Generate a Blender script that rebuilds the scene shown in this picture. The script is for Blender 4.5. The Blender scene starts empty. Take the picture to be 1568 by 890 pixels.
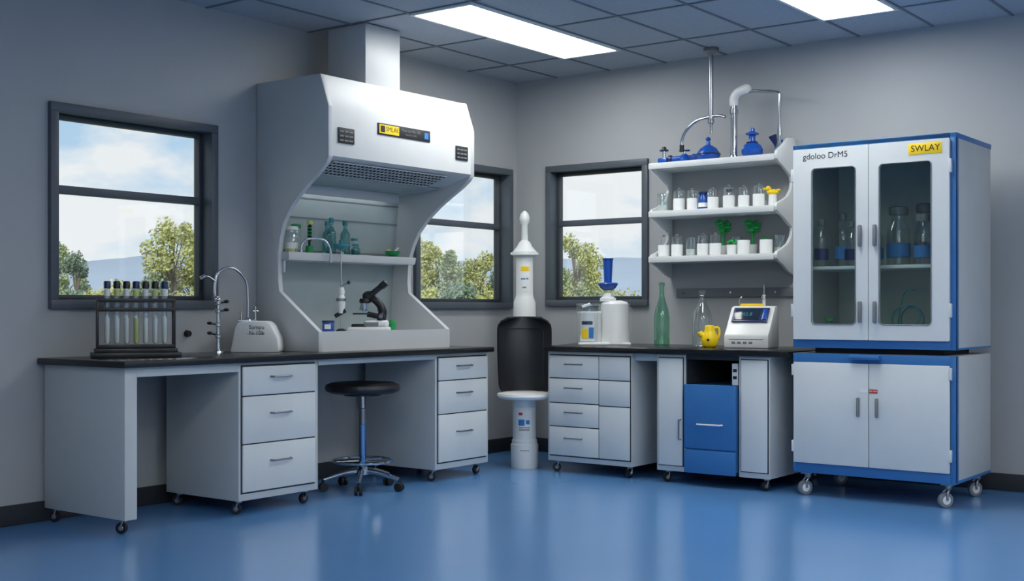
import bpy, bmesh, math, random
from mathutils import Vector, Matrix, noise
random.seed(7)
sc=bpy.context.scene
sc.view_settings.view_transform='Standard'
sc.view_settings.exposure=0.0
RA=math.radians(36.95)

# ---------------------------------------------------------------- materials
def lin(c):
    r=[]
    for v in c:
        v=v/255.0
        r.append(v/12.92 if v<=0.04045 else ((v+0.055)/1.055)**2.4)
    return (r[0],r[1],r[2],1.0)
MC={}
def pm(name,col,rough=0.5,metal=0.0,var=0.06,scale=6.0,bump=0.0,spec=0.5,coat=0.0,emis=0.0):
    if name in MC: return MC[name]
    m=bpy.data.materials.new(name); m.use_nodes=True
    nt=m.node_tree; b=nt.nodes['Principled BSDF']
    tc=nt.nodes.new('ShaderNodeTexCoord'); nz=nt.nodes.new('ShaderNodeTexNoise')
    nz.inputs['Scale'].default_value=scale; nz.inputs['Detail'].default_value=4
    nt.links.new(tc.outputs['Object'],nz.inputs['Vector'])
    rp=nt.nodes.new('ShaderNodeValToRGB')
    c=lin(col)
    rp.color_ramp.elements[0].position=0.3; rp.color_ramp.elements[1].position=0.7
    rp.color_ramp.elements[0].color=tuple(max(0,x*(1-var)) for x in c[:3])+(1,)
    rp.color_ramp.elements[1].color=tuple(min(1,x*(1+var)) for x in c[:3])+(1,)
    nt.links.new(nz.outputs['Fac'],rp.inputs['Fac'])
    nt.links.new(rp.outputs['Color'],b.inputs['Base Color'])
    b.inputs['Roughness'].default_value=rough; b.inputs['Metallic'].default_value=metal
    b.inputs['Specular IOR Level'].default_value=spec
    b.inputs['Coat Weight'].default_value=coat; b.inputs['Coat Roughness'].default_value=0.15
    if bump>0:
        bp=nt.nodes.new('ShaderNodeBump'); bp.inputs['Strength'].default_value=bump; bp.inputs['Distance'].default_value=0.01
        n2=nt.nodes.new('ShaderNodeTexNoise'); n2.inputs['Scale'].default_value=scale*12
        nt.links.new(tc.outputs['Object'],n2.inputs['Vector'])
        nt.links.new(n2.outputs['Fac'],bp.inputs['Height']); nt.links.new(bp.outputs['Normal'],b.inputs['Normal'])
    MC[name]=m; return m
def glass(name,tint,base=0.06,edge=0.5,rough=0.03,gcol=(255,255,255)):
    if name in MC: return MC[name]
    m=bpy.data.materials.new(name); m.use_nodes=True
    nt=m.node_tree; nt.nodes.clear()
    out=nt.nodes.new('ShaderNodeOutputMaterial'); mx=nt.nodes.new('ShaderNodeMixShader')
    tr=nt.nodes.new('ShaderNodeBsdfTransparent'); tr.inputs['Color'].default_value=lin(tint)
    gl=nt.nodes.new('ShaderNodeBsdfGlossy'); gl.inputs['Roughness'].default_value=rough; gl.inputs['Color'].default_value=lin(gcol)
    lw=nt.nodes.new('ShaderNodeLayerWeight'); lw.inputs['Blend'].default_value=0.25
    mr=nt.nodes.new('ShaderNodeMapRange'); mr.inputs['To Min'].default_value=base; mr.inputs['To Max'].default_value=edge
    nt.links.new(lw.outputs['Facing'],mr.inputs['Value']); nt.links.new(mr.outputs['Result'],mx.inputs['Fac'])
    nt.links.new(tr.outputs['BSDF'],mx.inputs[1]); nt.links.new(gl.outputs['BSDF'],mx.inputs[2])
    nt.links.new(mx.outputs['Shader'],out.inputs['Surface'])
    MC[name]=m; return m

WALL=pm('wall_paint',(167,169,171),0.75,var=0.03,scale=2.0,bump=0.05)
WALLW=pm('wall_paint_bounce',(222,224,225),0.75,var=0.02,scale=2.0,bump=0.05)  # whiter tone for the unseen walls, picked to bounce more light
CEIL=pm('ceiling_tile',(172,178,186),0.9,var=0.05,scale=30,bump=0.15)
CGRID=pm('ceiling_tbar',(112,118,126),0.6)
FLOOR=pm('blue_epoxy_floor',(92,144,199),0.22,var=0.04,scale=0.8,spec=0.7,coat=0.35)
BASEB=pm('baseboard_rubber',(42,45,50),0.5)
FRAME=pm('window_frame_grey',(80,87,96),0.45)
FRAMED=pm('window_frame_dark',(58,64,72),0.45)
WHITE=pm('white_laminate',(214,217,217),0.4,var=0.02)
WHITE2=pm('white_laminate_side',(196,200,201),0.45,var=0.02)
HOODW=pm('hood_enamel',(197,199,200),0.42,var=0.02)
HOODIN=pm('hood_liner',(160,172,173),0.4,var=0.04)
GAP=pm('dark_gap',(46,50,54),0.7)
BLACKTOP=pm('black_countertop',(20,21,24),0.24,var=0.15,scale=30)
CHROME=pm('chrome',(200,204,208),0.14,1.0,var=0.02)
STEEL=pm('brushed_steel',(150,154,160),0.3,1.0,var=0.05)
RUB=pm('black_rubber',(18,19,22),0.5)
BLACK=pm('black_plastic',(24,25,28),0.35)
LEATHER=pm('black_leather',(30,31,34),0.33,var=0.1,scale=20,bump=0.1)
PLAS=pm('white_plastic',(228,229,227),0.3,var=0.015)
CERAM=pm('white_ceramic',(234,235,234),0.22,var=0.015)
BLUE=pm('cabinet_blue',(52,112,173),0.4,var=0.03)
BLUED=pm('plastic_blue',(22,78,170),0.25,var=0.05)
NAVY=pm('navy_plastic',(20,44,96),0.3)
YEL=pm('yellow_plastic',(246,208,20),0.3,var=0.03)
YLAB=pm('yellow_label',(248,208,30),0.5,var=0.02)
GREEN=pm('green_plastic',(22,150,80),0.35,var=0.1)
LEAFG=pm('bright_green_leaf',(20,165,75),0.4,var=0.25,scale=30)
TEAL=pm('teal_plastic',(40,130,140),0.3)
LABW=pm('label_white',(235,236,232),0.6)
LABB=pm('label_blue',(50,120,190),0.6)
REDL=pm('label_red',(190,60,60),0.6)
INK=pm('ink_black',(25,26,28),0.6)
GREY=pm('grey_plastic',(120,124,130),0.4)
OLIVE=pm('olive_liquid',(200,205,120),0.3)
GL=glass('clear_glass',(248,251,251),0.11,0.5,0.08)
GLT=glass('teal_glass',(185,220,220),0.08,0.45,0.06,gcol=(200,235,235))
GLG=glass('green_glass',(202,236,219),0.14,0.55,0.12,gcol=(205,240,225))
DOORG=glass('cabinet_door_glass',(222,233,228),0.10,0.35,0.06)
WING=glass('window_glass',(251,253,253),0.03,0.2,0.01)
CABIN=pm('cabinet_interior',(214,226,222),0.5)

# ---------------------------------------------------------------- builder
def spline(pts,n=8):
    P=[Vector(p) for p in pts]; out=[]
    for i in range(len(P)-1):
        p0=P[max(i-1,0)];p1=P[i];p2=P[i+1];p3=P[min(i+2,len(P)-1)]
        for k in range(n):
            t=k/n
            out.append(0.5*((2*p1)+(p2-p0)*t+(2*p0-5*p1+4*p2-p3)*t*t+(3*p1-3*p2+p3-p0)*t*t*t))
    out.append(P[-1]); return out
class Obj:
    def __init__(s,name,loc=None,rot=0.0):
        s.name=name; s.bm=bmesh.new(); s.mats=[]
        s.M=Matrix.Identity(4)
        if loc is not None: s.M=Matrix.Translation(loc)@Matrix.Rotation(rot,4,'Z')
    def mi(s,m):
        if m not in s.mats: s.mats.append(m)
        return s.mats.index(m)
    def commit(s,t,m,M=None):
        i=s.mi(m)
        for f in t.faces: f.material_index=i; f.smooth=True
        bmesh.ops.recalc_face_normals(t,faces=t.faces)
        bmesh.ops.transform(t,matrix=s.M@M if M else s.M,verts=t.verts)
        me=bpy.data.meshes.new('tmp'); t.to_mesh(me); t.free(); s.bm.from_mesh(me); bpy.data.meshes.remove(me)
    def box(s,x0,x1,y0,y1,z0,z1,m,bev=0.0,M=None,seg=2):
        t=bmesh.new(); bmesh.ops.create_cube(t,size=1)
        sx,sy,sz=abs(x1-x0),abs(y1-y0),abs(z1-z0)
        bmesh.ops.scale(t,vec=(sx,sy,sz),verts=t.verts)
        if bev>0:
            bmesh.ops.bevel(t,geom=t.edges[:],offset=min(bev,sx*.45,sy*.45,sz*.45),segments=seg,profile=0.5,affect='EDGES')
        bmesh.ops.translate(t,vec=((x0+x1)/2,(y0+y1)/2,(z0+z1)/2),verts=t.verts)
        s.commit(t,m,M)
    def lathe(s,prof,m,pos=(0,0,0),axis=(0,0,1),seg=24,sx=1.0,sy=1.0):
        t=bmesh.new(); rings=[]
        q=Vector((0,0,1)).rotation_difference(Vector(axis).normalized()).to_matrix().to_4x4()
        for r,z in prof:
            if r<1e-5: rings.append([t.verts.new((0,0,z))])
            else: rings.append([t.verts.new((r*sx*math.cos(2*math.pi*k/seg),r*sy*math.sin(2*math.pi*k/seg),z)) for k in range(seg)])
        for a,b in zip(rings,rings[1:]):
            for k in range(seg):
                k2=(k+1)%seg
                if len(a)==1 and len(b)==1: continue
                if len(a)==1: t.faces.new((a[0],b[k2],b[k]))
                elif len(b)==1: t.faces.new((a[k],a[k2],b[0]))
                else: t.faces.new((a[k],a[k2],b[k2],b[k]))
        s.commit(t,m,Matrix.Translation(pos)@q)
    def cyl(s,p1,p2,r,m,r2=None,seg=20):
        p1=Vector(p1);p2=Vector(p2); L=(p2-p1).length; r2=r if r2 is None else r2
        b=min(r,r2,L)*0.12
        s.lathe([(0,0),(r-b,0),(r,b),(r2,L-b),(max(r2-b,0),L),(0,L)],m,p1,p2-p1,seg)
    def ball(s,c,r,m,sc_=(1,1,1),seg=20):
        t=bmesh.new(); bmesh.ops.create_uvsphere(t,u_segments=seg,v_segments=seg//2+2,radius=r)
        bmesh.ops.scale(t,vec=sc_,verts=t.verts); bmesh.ops.translate(t,vec=c,verts=t.verts); s.commit(t,m)
    def torus(s,c,R,r,m,axis=(0,0,1),seg=32,ss=8):
        t=bmesh.new(); q=Vector((0,0,1)).rotation_difference(Vector(axis).normalized()).to_matrix().to_4x4()
        rg=[]
        for k in range(seg):
            a=2*math.pi*k/seg
            rg.append([t.verts.new(((R+r*math.cos(2*math.pi*j/ss))*math.cos(a),(R+r*math.cos(2*math.pi*j/ss))*math.sin(a),r*math.sin(2*math.pi*j/ss))) for j in range(ss)])
        for k in range(seg):
            a=rg[k];b=rg[(k+1)%seg]
            for j in range(ss): t.faces.new((a[j],b[j],b[(j+1)%ss],a[(j+1)%ss]))
        s.commit(t,m,Matrix.Translation(c)@q)
    def tube(s,pts,r,m,smooth=True,seg=12,rs=None):
        P=spline(pts) if smooth else [Vector(p) for p in pts]
        t=bmesh.new(); n=len(P); up=None; rings=[]
        for i,p in enumerate(P):
            d=(P[min(i+1,n-1)]-P[max(i-1,0)])
            d.normalize()
            if up is None:
                up=Vector((0,0,1)) if abs(d.z)<0.9 else Vector((1,0,0))
            a=d.cross(up)
            if a.length<1e-4: a=d.cross(Vector((0,1,0)))
            a.normalize(); up=a.cross(d).normalized()
            rr=r if rs is None else rs[0]+(rs[1]-rs[0])*i/(n-1)
            rings.append([t.verts.new(p+a*rr*math.cos(2*math.pi*k/seg)+up*rr*math.sin(2*math.pi*k/seg)) for k in range(seg)])
        for a,b in zip(rings,rings[1:]):
            for k in range(seg): t.faces.new((a[k],a[(k+1)%seg],b[(k+1)%seg],b[k]))
        t.faces.new(rings[0]); t.faces.new(rings[-1][::-1])
        s.commit(t,m)
    def prism(s,pts,ax,a,b,m,bev=0.0,fn=None):
        # pts 2D; ax 'x': (y,z); 'y': (x,z); 'z': (x,y)
        t=bmesh.new()
        def mk(p,c):
            if ax=='x': return (c,p[0],p[1])
            if ax=='y': return (p[0],c,p[1])
            return (p[0],p[1],c)
        A=[t.verts.new(mk(p,a)) for p in pts]; B=[t.verts.new(mk(p,b)) for p in pts]
        n=len(pts)
        t.faces.new(A); t.faces.new(B[::-1])
        for i in range(n): t.faces.new((A[i],B[i],B[(i+1)%n],A[(i+1)%n]))
        if bev>0:
            bmesh.ops.recalc_face_normals(t,faces=t.faces)
            bmesh.ops.bevel(t,geom=t.edges[:],offset=bev,segments=2,profile=0.5,affect='EDGES')
        if fn:
            for v in t.verts: v.co=Vector(fn(v.co))
        s.commit(t,m)
    def text(s,body,size,m,M,ext=0.0006,bold=0.0):
        cu=bpy.data.curves.new('txt','FONT'); cu.body=body; cu.size=size; cu.extrude=ext; cu.offset=bold
        cu.align_x='CENTER'; cu.align_y='CENTER'
        ob=bpy.data.objects.new('txt',cu)
        me=bpy.data.meshes.new_from_object(ob)
        t=bmesh.new(); t.from_mesh(me)
        bpy.data.objects.remove(ob); bpy.data.curves.remove(cu); bpy.data.meshes.remove(me)
        s.commit(t,m,M)
    def finish(s,sharp=32):
        cs=[v.co for v in s.bm.verts]
        mn=Vector((min(c.x for c in cs),min(c.y for c in cs),min(c.z for c in cs)))
        mxx=Vector((max(c.x for c in cs),max(c.y for c in cs),max(c.z for c in cs)))
        o=Vector(((mn.x+mxx.x)/2,(mn.y+mxx.y)/2,mn.z))
        bmesh.ops.translate(s.bm,vec=-o,verts=s.bm.verts)
        me=bpy.data.meshes.new(s.name); s.bm.to_mesh(me); s.bm.free()
        for m in s.mats: me.materials.append(m)
        me.set_sharp_from_angle(angle=math.radians(sharp))
        ob=bpy.data.objects.new(s.name,me); ob.location=o
        sc.collection.objects.link(ob); return ob
def copy(ob,loc,rot=0.0,scale=1.0):
    c=bpy.data.objects.new(ob.name.split('.')[0],ob.data); c.location=loc; c.rotation_euler=(0,0,rot)
    c.scale=(scale,)*3 if not isinstance(scale,tuple) else scale
    sc.collection.objects.link(c); return c
def MX(x,y,z): # text on +X face
    return Matrix(((0,0,1,x),(1,0,0,y),(0,1,0,z),(0,0,0,1)))
def MY(x,y,z): # text on -Y face
    return Matrix(((1,0,0,x),(0,0,-1,y),(0,1,0,z),(0,0,0,1)))
def fb(o,f,pl,u0,u1,z0,z1,d0,d1,m,bev=0.0):
    if f=='+x': o.box(pl+d0,pl+d1,u0,u1,z0,z1,m,bev)
    else: o.box(u0,u1,pl-d1,pl-d0,z0,z1,m,bev)
def fp(f,pl,u,z,d):
    return (pl+d,u,z) if f=='+x' else (u,pl-d,z)
def handle(o,f,pl,u,z,L=0.1,m=None,d0=0.0,vert=False):
    m=m or STEEL; h=L/2
    if vert: pts=[fp(f,pl,u,z-h,d0),fp(f,pl,u,z-h,d0+.028),fp(f,pl,u,z+h,d0+.028),fp(f,pl,u,z+h,d0)]
    else: pts=[fp(f,pl,u-h,z,d0),fp(f,pl,u-h*.9,z,d0+.028),fp(f,pl,u+h*.9,z,d0+.028),fp(f,pl,u+h,z,d0)]
    o.tube(pts,0.0055,m,smooth=False,seg=8)
def arclab(o,cx,a0,a1,z0,z1,r,m):
    tb=bmesh.new(); n=8; A=[];B=[]
    for k in range(n+1):
        a=math.radians(a0+(a1-a0)*k/n); A.append(tb.verts.new((cx+r*math.cos(a),r*math.sin(a),z0))); B.append(tb.verts.new((cx+r*math.cos(a),r*math.sin(a),z1)))
    for k in range(n): tb.faces.new((A[k],A[k+1],B[k+1],B[k]))
    o.commit(tb,m)

# ---------------------------------------------------------------- room shell
H=3.0; XR=8.5; YB=-10.8; TW=0.14
def wall(name,f,holes,u0,u1):
    o=Obj(name)
    def seg(a,b,z0,z1):
        if f=='L': o.box(-TW,0,a,b,z0,z1,WALL)
        else: o.box(a,b,0,TW,z0,z1,WALL)
    cur=u0
    for (a,b,z0,z1) in holes:
        seg(cur,a,0,H); seg(a,b,0,z0); seg(a,b,z1,H); cur=b
    seg(cur,u1,0,H)
    return o.finish()
W1=(-4.26,-3.11,1.15,2.28); W2=(-1.27,-0.08,1.15,2.28); W3=(0.31,1.255,1.17,2.29)
def shrink(w,k=0.045): return (w[0]+k,w[1]-k,w[2]+k,w[3]-k)
wall('wall_left','L',[shrink(W1),shrink(W2)],YB,0.0)
wall('wall_right','R',[shrink(W3)],-TW,XR)
o=Obj('wall_back'); o.box(-TW,XR,YB-TW,YB,0,H,WALLW); o.finish()
o=Obj('wall_side'); o.box(XR,XR+TW,YB-TW,TW,0,H,WALLW); o.finish()
o=Obj('floor'); o.box(-TW,XR+TW,YB-TW,TW,-0.12,0,FLOOR); o.finish()
o=Obj('ceiling'); o.box(-TW,XR+TW,YB-TW,TW,H,H+0.12,CEIL); o.finish()
o=Obj('trim_ceiling_grid')
x=0.4
while x<XR: o.box(x-.009,x+.009,YB,0,H-.006,H+.002,CGRID); x+=0.5
y=-0.63
while y>YB: o.box(0,XR,y-.009,y+.009,H-.0065,H+.002,CGRID); y-=0.85
o.finish()
o=Obj('baseboard_left'); o.box(0,0.015,YB,0,0,0.11,BASEB,0.004); o.finish()
o=Obj('baseboard_right'); o.box(0.015,XR,-0.015,0,0,0.11,BASEB,0.004); o.finish()

def window(n,f,w):
    u0,u1,z0,z1=w; o=Obj('window_%d'%n)
    def b(a,c,za,zc,v0,v1,m,bev=0.003):   # v: outward from room (positive outside)
        if f=='L': o.box(-v1,-v0,a,c,za,zc,m,bev)
        else: o.box(a,c,v0,v1,za,zc,m,bev)
    k=0.05
    b(u0,u1,z1-k,z1,-0.03,TW*.95,FRAME); b(u0,u1,z0,z0+k,-0.035,TW*.95,FRAME)
    b(u0,u0+k,z0+k,z1-k,-0.03,TW*.95,FRAME); b(u1-k,u1,z0+k,z1-k,-0.03,TW*.95,FRAME)
    s=0.028; a0=u0+k; a1=u1-k; c0=z0+k; c1=z1-k
    b(a0,a0+s,c0,c1,0.06,0.11,FRAMED); b(a1-s,a1,c0,c1,0.06,0.11,FRAMED)
    b(a0+s,a1-s,c1-s,c1,0.06,0.11,FRAMED); b(a0+s,a1-s,c0,c0+s,0.06,0.11,FRAMED)
    zm=z0+0.665
    b(a0+s,a1-s,zm-.025,zm+.02,0.05,0.11,FRAME)
    b(a0+s,a1-s,c0+s,c1-s,0.085,0.09,WING,0)
    o.finish()
window(1,'L',W1); window(2,'L',W2); window(3,'R',W3)

# ceiling lights: far pair in view, the others unseen and added as fill
def emat(name,st):
    m=bpy.data.materials.new(name); m.use_nodes=True
    nt=m.node_tree; nt.nodes.clear(); out=nt.nodes.new('ShaderNodeOutputMaterial'); em=nt.nodes.new('ShaderNodeEmission')
    em.inputs['Color'].default_value=(0.965,0.985,0.965,1); em.inputs['Strength'].default_value=st
    nt.links.new(em.outputs[0],out.inputs[0]); return m
LM=emat('light_diffuser',15.5); HL=emat('hood_lamp_diffuser',3.5)
for (a,c) in [(0.9,-2.33),(2.9,-2.33),(3.4,-7.43),(4.9,-4.88),(5.4,-9.13),(6.9,-4.88),(6.9,-2.33),(7.4,-9.13)]:
    o=Obj('ceiling_and_fill_panel')
    a1=a+0.5; c1=c+1.7
    for q in [(a,a1,c,c+.025),(a,a1,c1-.025,c1),(a,a+.025,c+.025,c1-.025),(a1-.025,a1,c+.025,c1-.025)]:
        o.box(q[0],q[1],q[2],q[3],H-.02,H-.001,PLAS,0.003)
    o.box(a+.025,a1-.025,c+.025,c1-.025,H-.012,H-.003,LM)
    o.finish()

# ---------------------------------------------------------------- left bench
CZ=0.885
def caster(o,x,y,zt=0.08,a=0.5,r=0.03):
    dx,dy=math.cos(a),math.sin(a)
    o.cyl((x,y,zt-.015),(x,y,zt),0.02,STEEL,seg=12)
    cx,cy=x-dx*0.012,y-dy*0.012
    o.cyl((cx-dy*.012,cy+dx*.012,r),(cx+dy*.012,cy-dx*.012,r),r,RUB,seg=20)
    o.cyl((cx-dy*.015,cy+dx*.015,r),(cx+dy*.015,cy-dx*.015,r),r*.45,STEEL,seg=12)
    for s_ in (-1,1):
        px,py=cx-dy*.018*s_,cy+dx*.018*s_
        o.tube([(px,py,r),(px+dx*.006,py+dy*.006,r+.02),(x-dy*.014*s_,y+dx*.014*s_,zt-.012)],0.005,STEEL,seg=6)
o=Obj('laboratory_bench')
o.box(0.005,0.78,-4.33,-1.30,CZ-.035,CZ,BLACKTOP,0.006)
o.box(0.03,0.74,-4.30,-4.225,0.075,CZ-.035,WHITE2,0.004)
o.box(0.70,0.738,-4.225,-3.5565,0.80,CZ-.035,WHITE2,0.003)
o.box(0.70,0.738,-2.949,-1.886,0.815,CZ-.035,WHITE2,0.003)
caster(o,0.68,-4.262); caster(o,0.09,-4.262)
o.finish()
def drawer_cab(name,f,u0,u1,d_back,pl,cols,z0=0.08,z1=CZ-.036):
    o=Obj(name)
    if f=='+x': o.box(d_back,pl,u0,u1,z0,z1,WHITE2,0.004)
    else: o.box(u0,u1,pl,d_back,z0,z1,WHITE2,0.004)
    for (a,b,zs,hl) in cols:
        fb(o,f,pl,a-.006,b+.006,zs[-1]-.006,zs[0]+.006,0,0.002,GAP)
        for zt,zb in zip(zs,zs[1:]):
            fb(o,f,pl,a,b,zb+.004,zt-.003,0.001,0.014,WHITE,0.003)
            if hl: handle(o,f,pl,(a+b)/2,zb+(zt-zb)*0.62,hl,d0=.012)
    for k,u in enumerate((u0+.05,u1-.05)):
        for j in (0,1):
            if f=='+x': caster(o,(pl-.06 if j else d_back+.06),u,a=0.6+k)
            else: caster(o,u,(pl+.06 if j else d_back-.06),a=0.6+k)
    return o
drawer_cab('drawer_cabinet','+x',-3.556,-2.95,0.10,0.735,[(-3.535,-2.985,[.83,.662,.394,.125],.15)]).finish()
drawer_cab('drawer_cabinet','+x',-1.884,-1.315,0.10,0.735,[(-1.86,-1.345,[.825,.67,.446,.125],.15)]).finish()

# ---------------------------------------------------------------- right bench
o=Obj('laboratory_bench')
o.prism([(0.985,-1.0),(2.835,-1.0),(2.835,-0.005),(0.64,-0.005)],'z',CZ-.035,CZ,BLACKTOP,0.005)
o.box(1.693,1.885,-0.93,-0.915,0.80,CZ-.035,WHITE2,0.003)
o.finish()
drawer_cab('drawer_cabinet','-y',1.0,1.692,-0.08,-0.965,[(1.022,1.432,[.825,.663,.49,.325,.12],.14),(1.438,1.68,[.825,.659,.482,.12],0)]).finish()
o=Obj('laboratory_base_cabinet')
pl=-0.965; z0=0.08; z1=CZ-.036
o.box(1.886,2.10,pl,-0.08,z0,z1,WHITE2,0.004)
o.box(2.486,2.70,pl,-0.08,z0,z1,WHITE2,0.004)
o.box(2.10,2.486,-0.12,-0.08,z0,z1,GAP)
o.box(2.10,2.486,pl+.01,-0.12,z1-.03,z1,GAP)
o.box(2.10,2.486,pl+.02,-0.12,0.085,0.10,GAP)
o.box(2.102,2.108,pl+.01,-.12,.10,z1-.03,GAP); o.box(2.478,2.484,pl+.01,-.12,.10,z1-.03,GAP)
for a,b in ((1.905,2.085),(2.505,2.685)):
    fb(o,'-y',pl,a-.006,b+.006,.114,.831,0,.002,GAP); fb(o,'-y',pl,a,b,.12,.825,.001,.013,WHITE,.003)
handle(o,'-y',pl,2.072,.36,.13,d0=.012,vert=True)
o.box(2.43,2.475,pl+.012,pl+.06,.66,.80,PLAS,.004)
o.box(2.438,2.465,pl+.010,pl+.02,.70,.72,INK); o.box(2.438,2.465,pl+.010,pl+.02,.745,.765,INK)
for u in (1.94,2.65):
    for yy in (-0.90,-0.15): caster(o,u,yy,a=1.0)
o.finish()
o=Obj('blue_drawer_unit')
o.box(2.115,2.472,-0.99,-0.3,0.101,0.655,BLUE,0.008)
o.box(2.11,2.478,-1.004,-0.985,0.245,0.66,BLUE,0.006)
o.box(2.11,2.478,-1.004,-0.985,0.085,0.238,BLUE,0.006)
handle(o,'-y',-1.004,2.30,.405,.18,PLAS)
o.finish()

# ---------------------------------------------------------------- fume hood
o=Obj('fume_hood')
def yr(z):  # right side flares outward with height
    z=max(1.45,min(2.08,z)); return -1.53+(z-1.45)/(2.08-1.45)*0.165
YL=-2.78
prof=[(.004,CZ),(.565,CZ),(.565,1.01),(.215,1.26),(.205,1.33),(.205,1.5),(.22,1.60),(.25,1.69),(.317,1.785),(.40,1.865),(.48,1.925),(.577,1.993),(.63,2.04),(.65,2.08),(.65,2.39),(.58,2.59),(.004,2.59)]
o.prism(prof,'y',YL,YL+.035,HOODW,0.004)
o.prism(prof,'y',0,1,HOODW,0,fn=lambda c:(c.x,yr(c.z)-(1-c.y)*0.035,c.z))
def wmap(c): return (c.x, YL+.03+(yr(c.z)-.03-(YL+.03))*c.y, c.z)
o.prism([(.006,1.0),(.03,1.0),(.03,1.97),(.006,1.97)],'y',0,1,HOODIN,fn=wmap)
for zz in (1.53,1.75,1.88):
    o.prism([(.03,zz),(.036,zz),(.036,zz+.008),(.03,zz+.008)],'y',0,1,GREY,fn=wmap)
o.prism([(.006,2.588),(.579,2.588),(.649,2.39),(.649,2.085),(.63,2.07),(.42,2.0),(.03,1.96),(.006,1.96)],'y',0,1,HOODW,fn=wmap)
o.prism([(.006,1.955),(.42,1.995),(.42,1.99),(.006,1.95)],'y',0,1,HOODIN,fn=wmap)
# built-in hood lamp
o.cyl((.12,-2.62,1.94),(.12,-1.60,1.94),.014,HL); o.cyl((.12,-2.64,1.94),(.12,-2.62,1.94),.018,PLAS); o.cyl((.12,-1.60,1.94),(.12,-1.58,1.94),.018,PLAS)
o.box(.13,.138,-2.64,-1.58,1.90,1.962,HOODW,.002)
def under(u,v,dz=0):
    return (0.615-(0.615-.44)*v, u, 2.062-(2.062-2.004)*v+dz)
gy0,gy1=-2.70,-1.62
t=[under(gy0,0,-.004),under(gy1,0,-.004),under(gy1,1,-.004),under(gy0,1,-.004)]
tb=bmesh.new(); tb.faces.new([tb.verts.new(p) for p in t]); o.commit(tb,GAP)
for k in range(6):
    a=under(gy0,k/5,-.008); b=under(gy1,k/5,-.008); o.tube([a,b],0.004,HOODW,smooth=False,seg=6)
for k in range(31):
    u=gy0+(gy1-gy0)*k/30; o.tube([under(u,0,-.009),under(u,1,-.009)],0.003,HOODW,smooth=False,seg=6)
o.prism([(.006,CZ),(.564,CZ),(.564,1.01),(.545,1.01),(.53,.999),(.006,.999)],'y',0,1,HOODW,fn=wmap)
o.prism([(.03,1.46),(.265,1.46),(.27,1.47),(.27,1.505),(.265,1.51),(.03,1.51)],'y',0,1,HOODW,fn=wmap)
o.box(.10,.22,YL+.035,YL+.05,1.38,1.46,HOODW,.003)
o.box(.649,.655,-2.347,-1.84,2.262,2.335,INK,.002)
o.box(.655,.657,-2.335,-2.15,2.270,2.327,YLAB)
o.box(.657,.658,-2.325,-2.285,2.278,2.319,INK)
o.text('SMLAE',.042,INK,MX(.657,-2.215,2.30))
o.text('Fhum eco Iskt 15O',.024,GREY,MX(.655,-2.03,2.312)); o.text('Filter 01-2 BIO',.018,GREY,MX(.655,-2.03,2.285))
o.box(.655,.657,-1.90,-1.86,2.278,2.318,LABB)
for (a,b,zz) in ((-2.70,-2.56,2.17),(-1.57,-1.44,2.175)):
    o.box(.649,.656,a,b,zz,zz+.095,INK,.002)
    for r_ in range(3):
        for c_ in range(3):
            ya=a+.012+c_*(b-a-.02)/3
            o.box(.656,.658,ya,ya+(b-a)/3-.014,zz+.012+r_*.027,zz+.022+r_*.027,GREY)
o.box(.18,.52,-2.32,-1.99,2.59,H-.007,HOODW,.005)
o.finish()

# hood contents
def bottle(name,loc,h,r,gm,cap,liq=None,neck=0.35,lm=None):
    o=Obj(name,loc)
    o.lathe([(0,0),(r*.9,0),(r,.006),(r,h*.55),(r*.95,h*.62),(r*neck,h*.76),(r*neck,h*.9),(0,h*.9)],gm)
    if liq: o.lathe([(0,.004),(r*.88,.004),(r*.9,.01),(r*.9,h*.35),(0,h*.35)],liq)
    if lm: o.lathe([(r*1.01,h*.15),(r*1.01,h*.38)],lm)
    o.lathe([(0,h*.86),(r*neck*1.35,h*.86),(r*neck*1.35,h*.985),(r*neck*1.1,h),(0,h)],cap)
    return o.finish()
SH=1.51
bottle('reagent_bottle',(.15,-2.30,SH),.22,.030,GLT,TEAL,neck=.4)
bottle('reagent_bottle',(.11,-2.22,SH),.25,.030,GLT,TEAL,neck=.4)
bottle('reagent_bottle',(.17,-2.15,SH),.23,.033,GLT,TEAL,neck=.4)
bottle('reagent_bottle',(.13,-2.02,SH),.12,.03,GL,TEAL,liq=TEAL,neck=.6)
bottle('reagent_bottle',(.20,-2.08,SH),.075,.03,GLT,TEAL,liq=TEAL,neck=.6)
bottle('glass_jar',(.15,-2.62,SH),.17,.042,GL,LABW,liq=OLIVE,neck=.8,lm=LABW)
bottle('glass_jar',(.11,-2.54,SH),.19,.03,GL,GREEN,neck=.8)
o=Obj('bottle_brush',(.15,-2.46,SH))
o.cyl((0,0,0),(0,0,.05),.025,GREEN); o.cyl((0,0,.04),(.004,0,.21),.008,BLACK)
for k in range(9): o.torus((.003,0,.09+k*.011),.010,.006,GREEN if k%2 else BLACK,seg=14,ss=6)
o.cyl((.004,0,.19),(.004,0,.215),.022,OLIVE); o.finish()
o=Obj('mortar_bowl',(.15,-1.66,SH))
o.lathe([(0,0),(.025,0),(.025,.008),(.045,.02),(.055,.045),(.05,.045),(.04,.024),(0,.014)],GREEN)
o.tube([(-.0,0,.03),(.02,.04,.07)],.007,CERAM,smooth=False); o.ball((-.02,-.015,.04),.02,OLIVE); o.finish()
o=Obj('gooseneck_tap')
o.cyl((.22,-2.60,1.511),(.22,-2.60,1.53),.016,CHROME)
o.tube([(.22,-2.60,1.53),(.225,-2.59,1.57),(.24,-2.55,1.60),(.29,-2.47,1.595),(.31,-2.43,1.54),(.31,-2.425,1.47)],.008,CHROME)
o.cyl((.31,-2.425,1.45),(.31,-2.425,1.475),.011,CHROME); o.finish()
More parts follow.
